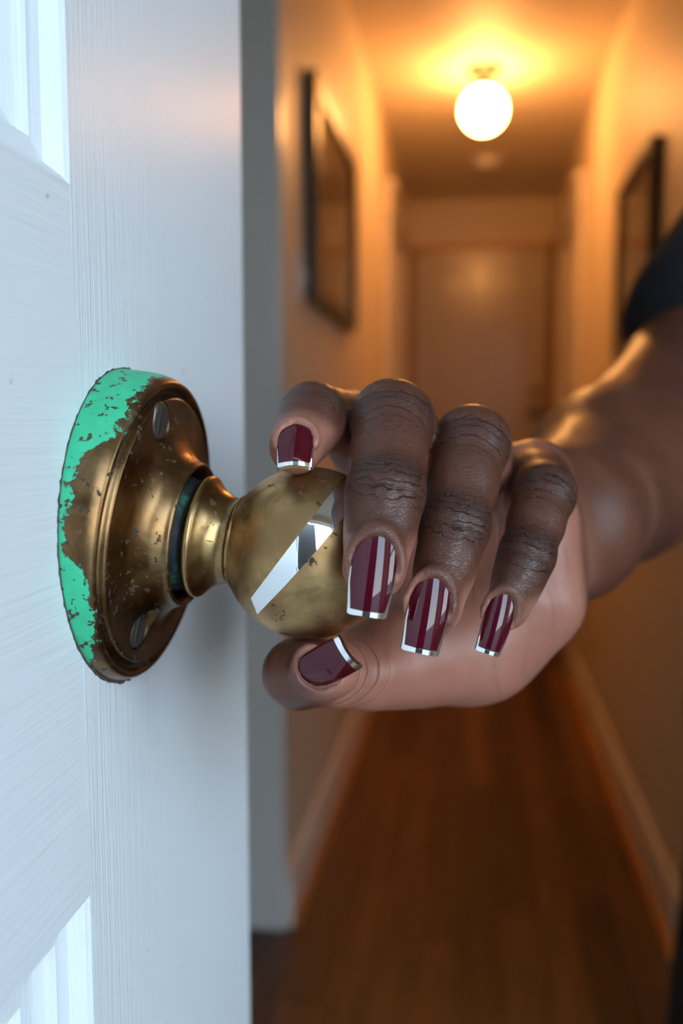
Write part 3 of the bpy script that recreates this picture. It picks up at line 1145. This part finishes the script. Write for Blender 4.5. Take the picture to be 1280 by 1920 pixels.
# the rest of the body
SHs = SH
lat = nrm(np.array([-0.78, -0.62, 0.0]))          # towards the person's left
fac = np.array([lat[1], -lat[0], 0.0])            # facing
fac = nrm(np.array([-0.62, 0.78, 0.0]))
Cc = SHs - lat * 0.165
Cc = np.array([Cc[0], Cc[1], 0.0])
zS = SHs[2]
k_h = zS / 1.30                                    # scale of the figure


def BP(l, f, z):
    return Cc + lat * l + fac * f + np.array([0, 0, z * k_h])


flatf = (fac, 0.72)
torso = [prim(BP(0.10, 0.0, 1.20), BP(-0.10, 0.0, 1.20), 0.115, 0.115, flatf), prim(BP(0.05, 0, 1.12), BP(0.035, 0, 0.92), 0.112, 0.112, (fac, 0.80)), prim(BP(-0.05, 0, 1.12), BP(-0.035, 0, 0.92), 0.112, 0.112, (fac, 0.80)),
         prim(BP(0.07, 0, 0.90), BP(-0.07, 0, 0.90), 0.115, 0.115, (fac, 0.85)), prim(BP(0.14, 0, 1.285), BP(-0.14, 0, 1.285), 0.052, 0.052),
         prim(BP(0, 0, 1.30), BP(0, 0.01, 1.24), 0.07, 0.10, flatf)]
hipL, kneeL, ankL = BP(0.085, 0.0, 0.84), BP(0.10, 0.055, 0.46), BP(0.10, 0.03, 0.09)
hipR, kneeR, ankR = BP(-0.085, 0, 0.84), BP(-0.095, 0.03, 0.46), BP(-0.10, -0.01, 0.09)
legs = []
for hp, kn, an in ((hipL, kneeL, ankL), (hipR, kneeR, ankR)):
    legs += [prim(hp, kn, 0.082, 0.052), prim(kn, an, 0.052, 0.036)]
neck = [prim(BP(0, 0.0, 1.29), BP(0, 0.015, 1.40), 0.048, 0.046)]
head = [prim(BP(0, 0.012, 1.515), BP(0, -0.005, 1.525), 0.079, 0.084), prim(BP(0, 0.045, 1.475), BP(0, 0.06, 1.425), 0.060, 0.036), prim(BP(0, 0.02, 1.46), BP(0, 0.03, 1.50), 0.068, 0.068)]
face = [prim(BP(0, 0.089, 1.505), BP(0, 0.112, 1.468), 0.010, 0.014), prim(BP(0.010, 0.100, 1.465), BP(-0.010, 0.100, 1.465), 0.010, 0.010),
        prim(BP(0.018, 0.088, 1.437), BP(-0.018, 0.088, 1.437), 0.009, 0.009), prim(BP(0.015, 0.087, 1.426), BP(-0.015, 0.087, 1.426), 0.010, 0.010),
        prim(BP(0.045, 0.078, 1.530), BP(-0.045, 0.078, 1.530), 0.012, 0.012)]
for s_ in (1, -1):
    face += [prim(BP(s_ * 0.079, -0.005, 1.50), BP(s_ * 0.074, 0.0, 1.465), 0.014, 0.010)]
shR, elR, wrR = BP(-0.165, 0, 1.285), BP(-0.215, -0.03, 1.02), BP(-0.205, 0.06, 0.80)
armR = [prim(shR, elR, 0.050, 0.040), prim(elR, wrR, 0.040, 0.026)]
plR = BP(-0.20, 0.085, 0.735)
handR = [prim(wrR, plR, 0.025, 0.026, (lat, 0.6))]
finR = []
for i in range(4):
    o0 = BP(-0.203, 0.060 + 0.017 * i, 0.725 - 0.004 * abs(i - 2))
    o1 = o0 + lat * 0.006 + np.array([0, 0, -0.040])
    o2 = o1 + lat * 0.018 + np.array([0, 0, -0.030 - 0.004 * (i in (1, 2))])
    finR.append([prim(o0, o1, 0.0085, 0.008), prim(o1, o2, 0.008, 0.007)])
t0 = BP(-0.19, 0.105, 0.765)
t1 = t0 + fac * 0.018 + lat * 0.01 + np.array([0, 0, -0.04])
finR.append([prim(t0, t1, 0.011, 0.0095), prim(t1, t1 + np.array([0, 0, -0.028]) + lat * 0.008, 0.0095, 0.008)])


def axis(spans):
    out = [spans[0][0]]
    for a, b, h_ in spans:
        n = max(int(round((b - a) / h_)), 1)
        out += list(np.linspace(a, b, n + 1)[1:])
    return out


allh = np.array([p for v in FJ.values() for p, _ in v] + [carp[k][0] for k in carp])
hlo, hhi = allh.min(0) - 0.019, allh.max(0) + 0.019
bx1, by1 = (Cc + np.abs(lat) * 0.30 + 0.2)[:2]
gx = axis([(hlo[0], hhi[0], 0.00075), (hhi[0], 0.20, 0.0045), (0.20, max(bx1, 0.6), 0.014)])
gy = axis([(hlo[1], hhi[1], 0.00075), (hhi[1], SH[1], 0.0045), (SH[1], max(by1, 1.05), 0.014)])
gz = axis([(0.0, hlo[2], 0.012), (hlo[2], hhi[2], 0.00075), (hhi[2], zS + 0.04, 0.0055), (zS + 0.04, 1.66 * k_h, 0.0065)])
G = Grid(gx, gy, gz)
fld = np.full(G.shape, 1.0, np.float32)
add_prims(G, fld, base_prims, 0.012)
add_prims(G, fld, [(p, 0.04) for p in torso] + [(p, 0.03) for p in legs], 0.03)
add_prims(G, fld, [(p, 0.03) for p in neck + head] + [(p, 0.012) for p in face], 0.03)
add_prims(G, fld, [(p, 0.02) for p in armR] + [(p, 0.012) for p in handR], 0.02)
for fp in finR:
    add_prims(G, fld, [(p, 0.004) for p in fp], 0.02)
final = fld.copy()
# fingers: each a chain of its own, blended into the palm only at its root
CUT = []          # the skin at the root of each nail
SEG = []          # (finger, segment, a, b)
for k, v in FJ.items():
    pr_ = []
    for i in range(3):
        (a, ra), (b, rb) = v[i], v[i + 1]
        kk = 0.004
        m_ = a + (b - a) * 0.5
        # phalanges are a little slimmer between the joints
        sl_ = 0.94 if i else 1.0
        pr_.append((prim(a, m_, ra, (ra + rb) / 2 * sl_), kk))
        pr_.append((prim(m_, b, (ra + rb) / 2 * sl_, rb), kk))
        SEG.append((k, i, a, b))
    # pad of the finger tip
    fr = nail_frame(k)
    P0, a_, b_, n_, L_n, w_n, R_n = fr
    # fold of skin round the root and sides of the nail
    folds = []
    ua = [(0.50, -1.06), (0.32, -1.10), (0.14, -1.08), (0.02, -0.80), (-0.045, -0.40), (-0.06, 0.0), (-0.045, 0.40), (0.02, 0.80), (0.14, 1.08), (0.32, 1.10), (0.50, 1.06)]
    fp_ = [nail_pt(fr, u_, v_, -0.0008) for u_, v_ in ua]
    rr = 0.0010 * w_n[1] / 0.012
    for q1_, q2_ in zip(fp_[:-1], fp_[1:]):
        folds.append((prim(q1_, q2_, rr, rr), 0.0028))
    CUT.append(fp_[2:9])
    lo = np.min([cap_box(p, 0.012)[0] for p, _ in pr_], 0)
    hi = np.max([cap_box(p, 0.012)[1] for p, _ in pr_], 0)
    s = G.sl(lo, hi)
    P = G.pts(s)
    f = np.full(fld[s].shape, 1.0, np.float32)
    for p, kk in pr_:
        f = smin(f, cap_eval(P, p), kk)
    for p, kk in folds:
        f = smin(f, cap_eval(P, p), kk)
    # bed of the nail: nothing of the finger stands above the plate
    ex, ey, ez = (P[q] - np.float32(P0[q]) for q in range(3))
    nu_g = (ex * a_[0] + ey * a_[1] + ez * a_[2]) / L_n
    nw_g = ex * b_[0] + ey * b_[1] + ez * b_[2]
    nh_g = ex * n_[0] + ey * n_[1] + ez * n_[2]
    wid_g = np.interp(nu_g, [0, 0.12, 0.30, 0.6, 1.0], [w_n[0] * 0.9, w_n[0] * 1.06, w_n[1] * 0.97, w_n[1], w_n[2]]) / 2
    hs_g = -R_n * (1 - np.cos(np.clip(nw_g / R_n, -1.4, 1.4))) + 0.0011 * (1 - (2 * nu_g - 0.9) ** 2) - 0.0006
    out_g = np.maximum(np.abs(nw_g) - wid_g, np.maximum(-nu_g + 0.13 * (nw_g / wid_g) ** 2, nu_g - 1.3) * L_n)
    carve = np.maximum(np.maximum(hs_g - nh_g, nh_g - 0.007), out_g)
    f = np.maximum(f, -carve).astype(np.float32)
    root = smin(cap_eval(P, pr_[0][0]), cap_eval(P, pr_[1][0]), 0.004)
    if k == 'thumb':
        root = smin(root, smin(cap_eval(P, pr_[2][0]), cap_eval(P, pr_[3][0]), 0.004), 0.004)
    bl = smin(fld[s], root, 0.007)
    # keep the ball's room: skin is pressed flat where it touches the knob
    final[s] = np.minimum(final[s], np.minimum(bl, f))
s = G.sl(BALL - 0.03, BALL + 0.03)
P = G.pts(s)
ballf = np.sqrt((P[0] - BALL[0]) ** 2 + (P[1] - BALL[1]) ** 2 + (P[2] - BALL[2]) ** 2) - (BR + 0.0003)
final[s] = np.maximum(final[s], -ballf.astype(np.float32))
V, Q = surface_nets(G, final)
del fld, final
hm = np.all((V > hlo - 0.001) & (V < hhi + 0.004), 1).astype(float)
V = relax(V, Q, 3, 0.5)
V = relax(V, Q, 4, 0.5, 1 - hm)

# attributes of the skin
body_me = quad_mesh('body', V, Q)
VN = np.empty(len(V) * 3, np.float32)
body_me.vertex_normals.foreach_get('vector', VN)
VN = VN.reshape(-1, 3)


def sstep(x_, a, b):
    q = np.clip((x_ - a) / (b - a), 0, 1)
    return q * q * (3 - 2 * q)


nV = len(V)
palmar = np.zeros(nV)
knuckle = np.zeros(nV)
fmask = np.zeros(nV)
fuv = np.zeros((nV, 3))
fuv[:, 0] = 50
fuv[:, 2] = 50
near = np.all((V > hlo - 0.03) & (V < hhi + 0.03), 1)
ids = np.nonzero(near)[0]
H = V[ids]
HN = VN[ids]
best = np.full(len(ids), 1e9)
inner = nrm(-cf - 0.35 * cu - 0.35 * cr)
# palm side of the hand
pal = sstep(HN @ inner, -0.15, 0.35)
dw = np.linalg.norm(H - WR, axis=1)
pal *= sstep(dw, 0.028, 0.046)
kn = np.zeros(len(ids))
fm = np.zeros(len(ids))
uvw = np.full((len(ids), 3), 50.0)
for k, v in FJ.items():
    P3 = [q for q, _ in v]
    RR = [q for _, q in v]
    for i in range(3):
        a, b = P3[i], P3[i + 1]
        ab = b - a
        L = np.linalg.norm(ab)
        d_ = ab / L
        tt_ = (H - a) @ d_ / L
        tc_ = np.clip(tt_, 0, 1)
        cpt = a + tc_[:, None] * ab
        off = H - cpt
        dist = np.linalg.norm(off, axis=1)
        rad = RR[i] + (RR[i + 1] - RR[i]) * tc_
        sc_ = dist / rad
        m = (sc_ < best) & (sc_ < 1.45)
        if i == 0:
            m &= (tt_ > 0.35)
        dv = (-cf * 0.8 + cu * 0.5) if i else (cu * 0.9 + cf * 0.1)
        if k == 'thumb':
            dv = -cf * 0.8 - cr * 0.75 - cu * 0.25
        if k == 'index' and i == 2:
            dv = -cf * 0.35 + cu * 0.9 - cr * 0.1
        dv = nrm(dv - d_ * (dv @ d_))
        lat_ = np.cross(d_, dv)
        o_n = off / np.maximum(dist, 1e-6)[:, None]
        dors = o_n @ dv
        if i == 2:
            tip = sstep(tt_, 0.30, 0.85)
            lo_, hi_ = -0.45 + 0.85 * tip, 0.15 + 0.75 * tip
            p_ = 1 - np.clip((dors - lo_) / (hi_ - lo_), 0, 1)
            if k in ('index',):
                p_ = np.maximum(p_, sstep(tt_, 0.55, 1.0) * 0.9)
            if k == 'thumb':
                p_ = np.maximum(p_, sstep(tt_, 0.25, 0.9))
        else:
            p_ = 1 - sstep(dors, -0.55, 0.05)
        if k == 'thumb' and i == 1:
            # pink towards the palm, brown round the bent joint
            p_ = np.maximum(p_, 1 - sstep(tt_, 0.45, 0.95))
        if k == 'thumb':
            q_r = (H - P3[2]) @ cr
            q_u = (H - P3[2]) @ cu
            p_ = sstep(q_r + 0.35 * q_u, 0.0005, 0.0095)
        sd = tt_ * L                                   # metres along this bone
        if i == 0:
            q_, s_ = (sd - L), np.full(len(sd), -0.05)
        elif i == 1:
            q_, s_ = sd, sd - L
        else:
            q_, s_ = sd + 0.05, sd
        kk_ = np.exp(-(s_ / 0.0055) ** 2) * sstep(dors, 0.0, 0.7)
        kk_ = np.maximum(kk_, np.exp(-((q_ + 0.001) / 0.0075) ** 2) * sstep(dors, -0.2, 0.6))
        if i == 2 and k != 'thumb':
            kk_ = np.maximum(kk_, 0.45 * np.exp(-((tt_ - 0.50) / 0.16) ** 2) * sstep(dors, 0.5, 0.9))
        if k == 'thumb':
            kk_ = kk_ * 0.6
        best[m] = sc_[m]
        if i > 0 or k == 'thumb':
            pal[m] = p_[m]
        else:
            pal[m] = p_[m] * sstep(tt_, 0.2, 0.6)[m] + pal[m] * (1 - sstep(tt_, 0.2, 0.6)[m])
        kn[m] = kk_[m]
        fm[m] = 1.0
        uvw[m, 0] = s_[m] * 1000
        uvw[m, 1] = (off @ lat_)[m] * 1000
        uvw[m, 2] = q_[m] * 1000
        if k == 'thumb':
            fm[m] = 0.0
for pts in CUT:
    pp = np.array(pts)
    fine = np.concatenate([pp[i] + (pp[i + 1] - pp[i]) * np.linspace(0, 1, 12)[:, None] for i in range(len(pp) - 1)])
    sel = np.nonzero(np.linalg.norm(H - pp.mean(0), axis=1) < 0.012)[0]
    dd = np.linalg.norm(H[sel][:, None, :] - fine[None], axis=2).min(1)
    rim = 0.85 * np.exp(-(dd / 0.0014) ** 2)
    pal[sel] = np.maximum(pal[sel], rim)
    kn[sel] *= 1 - rim
palmar[ids], knuckle[ids], fmask[ids], fuv[ids] = pal, kn, fm, uvw
# blur the tone boundaries a little
E_ = np.concatenate([Q[:, [0, 1]], Q[:, [1, 2]], Q[:, [2, 3]], Q[:, [3, 0]]])
dg_ = np.bincount(E_[:, 0], minlength=nV) + np.bincount(E_[:, 1], minlength=nV)
for arr in (palmar, knuckle, fmask):
    for _ in range(6):
        arr[:] = 0.4 * arr + 0.6 * (np.bincount(E_[:, 0], arr[E_[:, 1]], nV) + np.bincount(E_[:, 1], arr[E_[:, 0]], nV)) / np.maximum(dg_, 1)
for nm, arr in (('palmar', palmar), ('knuckle', knuckle), ('finger', fmask)):
    at = body_me.attributes.new(nm, 'FLOAT', 'POINT')
    at.data.foreach_set('value', arr.astype(np.float32))
at = body_me.attributes.new('finger_uv', 'FLOAT_VECTOR', 'POINT')
at.data.foreach_set('vector', fuv.astype(np.float32).ravel())

person = tag(empty('person', (float(Cc[0]), float(Cc[1]), 0.0)), 'person in black short sleeved top gripping the knob, dark red nails with chrome tips', 'person')
body = link('body', body_me, M['skin'], person, True)


# clothing
def cloth(name, prims, h_, mat, cut=None, parent=person):
    lo = np.min([cap_box(p, 0.03)[0] for p, _ in prims], 0)
    hi = np.max([cap_box(p, 0.03)[1] for p, _ in prims], 0)
    g_ = Grid(*[np.arange(a, b + h_, h_) for a, b in zip(lo, hi)])
    f_ = np.full(g_.shape, 1.0, np.float32)
    add_prims(g_, f_, prims, 0.03)
    if cut:
        X, Y, Z = g_.pts((slice(None),) * 3)
        for pt, n in cut:
            f_ = np.maximum(f_, ((X - pt[0]) * n[0] + (Y - pt[1]) * n[1] + (Z - pt[2]) * n[2]).astype(np.float32))
    v_, q_ = surface_nets(g_, f_)
    v_ = relax(v_, q_, 2, 0.5)
    return link(name, quad_mesh(name, v_, q_), mat, parent, True)


def grow(p, d):
    return (p[0], p[1], p[2] + d, p[3] + d, p[4])


hem = W(1340, 600, 0.565)
dU = nrm(SH - EL)
sleeve = [(prim(hem, UA + dU * 0.03, 0.0565, 0.058), 0.01), (prim(UA, SH, 0.057, 0.064), 0.02)]
shirt_pr = [(grow(p, 0.012), 0.04) for p in torso] + sleeve + [(prim(shR, shR + (elR - shR) * 0.55, 0.064, 0.056), 0.02)]
hem_n = nrm(-dU * 0.55 - cu * 0.6)
cloth('shirt', [(q, kk) for q, kk in shirt_pr], 0.0055, M['black_cloth'], [(np.array([0, 0, 0.80 * k_h]), np.array([0, 0, -1.0]))])
trs = []
for hp, kn_, an in ((hipL, kneeL, ankL), (hipR, kneeR, ankR)):
    trs += [(prim(hp, kn_, 0.098, 0.070), 0.03), (prim(kn_, an, 0.070, 0.056), 0.03)]
trs += [(prim(BP(0.07, 0, 0.90), BP(-0.07, 0, 0.90), 0.119, 0.119, (fac, 0.88)), 0.03)]
cloth('trousers', trs, 0.008, M['black_denim'], [(np.array([0, 0, 0.97 * k_h]), np.array([0, 0, 1.0])), (np.array([0, 0, 0.055]), np.array([0, 0, -1.0]))])
for an in (ankL, ankR):
    a0 = np.array([an[0], an[1], 0.045])
    cloth('shoe', [(prim(a0 - fac * 0.03, a0 + fac * 0.02, 0.042, 0.044), 0.02), (prim(a0 + fac * 0.02 - [0, 0, 0.006], a0 + fac * 0.13 - [0, 0, 0.012], 0.046, 0.036, None), 0.03),
                   (prim(a0, a0 + np.array([0, 0, 0.05]), 0.042, 0.04), 0.02)], 0.006, M['leather'], [(np.array([0, 0, 0.002]), np.array([0, 0, -1.0]))])
cloth('hair', [(prim(BP(0, -0.020, 1.535), BP(0, -0.022, 1.53), 0.092, 0.092), 0.02), (prim(BP(0, -0.06, 1.50), BP(0, -0.055, 1.45), 0.062, 0.05), 0.03),
               (prim(BP(0, -0.085, 1.58), BP(0, -0.10, 1.585), 0.05, 0.05), 0.01)], 0.006, M['hair'])
for s_ in (1, -1):
    ep = BP(s_ * 0.031, 0.0815, 1.508)
    bm = bmesh.new()
    bmesh.ops.create_uvsphere(bm, u_segments=20, v_segments=12, radius=0.0125)
    o = bmobj('eye', bm, M['sclera'], None, True)
    o.location = ep
    o.parent = person
    o.matrix_parent_inverse = Matrix.Translation(-person.location)
    bm = bmesh.new()
    bmesh.ops.create_uvsphere(bm, u_segments=16, v_segments=10, radius=0.006)
    o2 = bmobj('iris', bm, M['leather'], None, True)
    o2.location = ep + fac * 0.0078
    o2.parent = o
    o2.matrix_parent_inverse = Matrix.Translation(-Vector(ep))


# nails
def strip_mesh(name, rows_, thick, mat, parent, n_dir):
    """rows_: grid of points; gives it a thickness along -n_dir"""
    nu_, nv_ = len(rows_), len(rows_[0])
    vs1 = [p for r_ in rows_ for p in r_]
    vs2 = [p - n_dir * thick for p in vs1]
    N_ = len(vs1)
    fs = []
    for i in range(nu_ - 1):
        for j in range(nv_ - 1):
            a = i * nv_ + j
            fs.append((a, a + 1, a + nv_ + 1, a + nv_))
            fs.append((a + N_, a + nv_ + N_, a + nv_ + 1 + N_, a + 1 + N_))
    for i in range(nu_ - 1):
        for j in (0, nv_ - 1):
            a = i * nv_ + j
            fs.append((a, a + nv_, a + nv_ + N_, a + N_))
    for i in (0, nu_ - 1):
        for j in range(nv_ - 1):
            a = i * nv_ + j
            fs.append((a, a + 1, a + 1 + N_, a + N_))
    bm = bmesh.new()
    Vv = [bm.verts.new(tuple(p)) for p in vs1 + vs2]
    for f_ in fs:
        bm.faces.new([Vv[i] for i in f_])
    o_ = bmobj(name, bm, mat, parent, True)
    o_.data.set_sharp_from_angle(angle=radians(60))
    return o_


for k in NAILS:
    fr = nail_frame(k)
    n_ = fr[3]
    nu_, nv_ = 30, 25
    rows_ = []
    for i in range(nu_):
        r_ = []
        for j in range(nv_):
            v_ = -1 + 2 * j / (nv_ - 1)
            u0 = 0.17 * (1 - sqrt(max(1 - (0.97 * v_) ** 2, 0)))
            u1 = 1.0 - 0.022 * max(abs(v_) - 0.82, 0) / 0.18
            u_ = u0 + (u1 - u0) * i / (nu_ - 1)
            r_.append(nail_pt(fr, u_, v_, 0.0))
        rows_.append(r_)
    nl = strip_mesh('fingernail', rows_, 0.0008, M['nail'], person, n_)
    # chrome tip: band along the free edge, thin lines running up both sides
    short = k == 'index'
    band = 0.085 if short else 0.075
    band = 0.10 if k == 'thumb' else band
    rows_ = []
    for i in range(8):
        r_ = []
        for j in range(33):
            v_ = -1 + 2 * j / 32
            u1 = 1.004 - 0.022 * max(abs(v_) - 0.82, 0) / 0.18
            ub = 1.0 - band * (1 - 0.25 * (1 - v_ * v_))
            u_ = ub + (u1 - ub) * i / 7
            r_.append(nail_pt(fr, u_, v_ * 1.006, 0.00016))
        rows_.append(r_)
    strip_mesh('chrome_tip', rows_, 0.0012, M['chrome'], nl, n_)
    for sgn in (-1, 1):
        if k == 'thumb':
            continue
        us = 0.42 if not short else 0.6
        rows_ = []
        for i in range(20):
            u_ = us + (0.985 - us) * i / 19
            wd2 = (0.05 + 0.14 * ((u_ - us) / (1 - us))) * (0.7 if short else 1.0)
            rows_.append([nail_pt(fr, u_, sgn * (1.006 - wd2 * q), 0.00014) for q in (0, 0.5, 1.0)])
        strip_mesh('chrome_edge', rows_, 0.0009, M['chrome'], nl, n_)
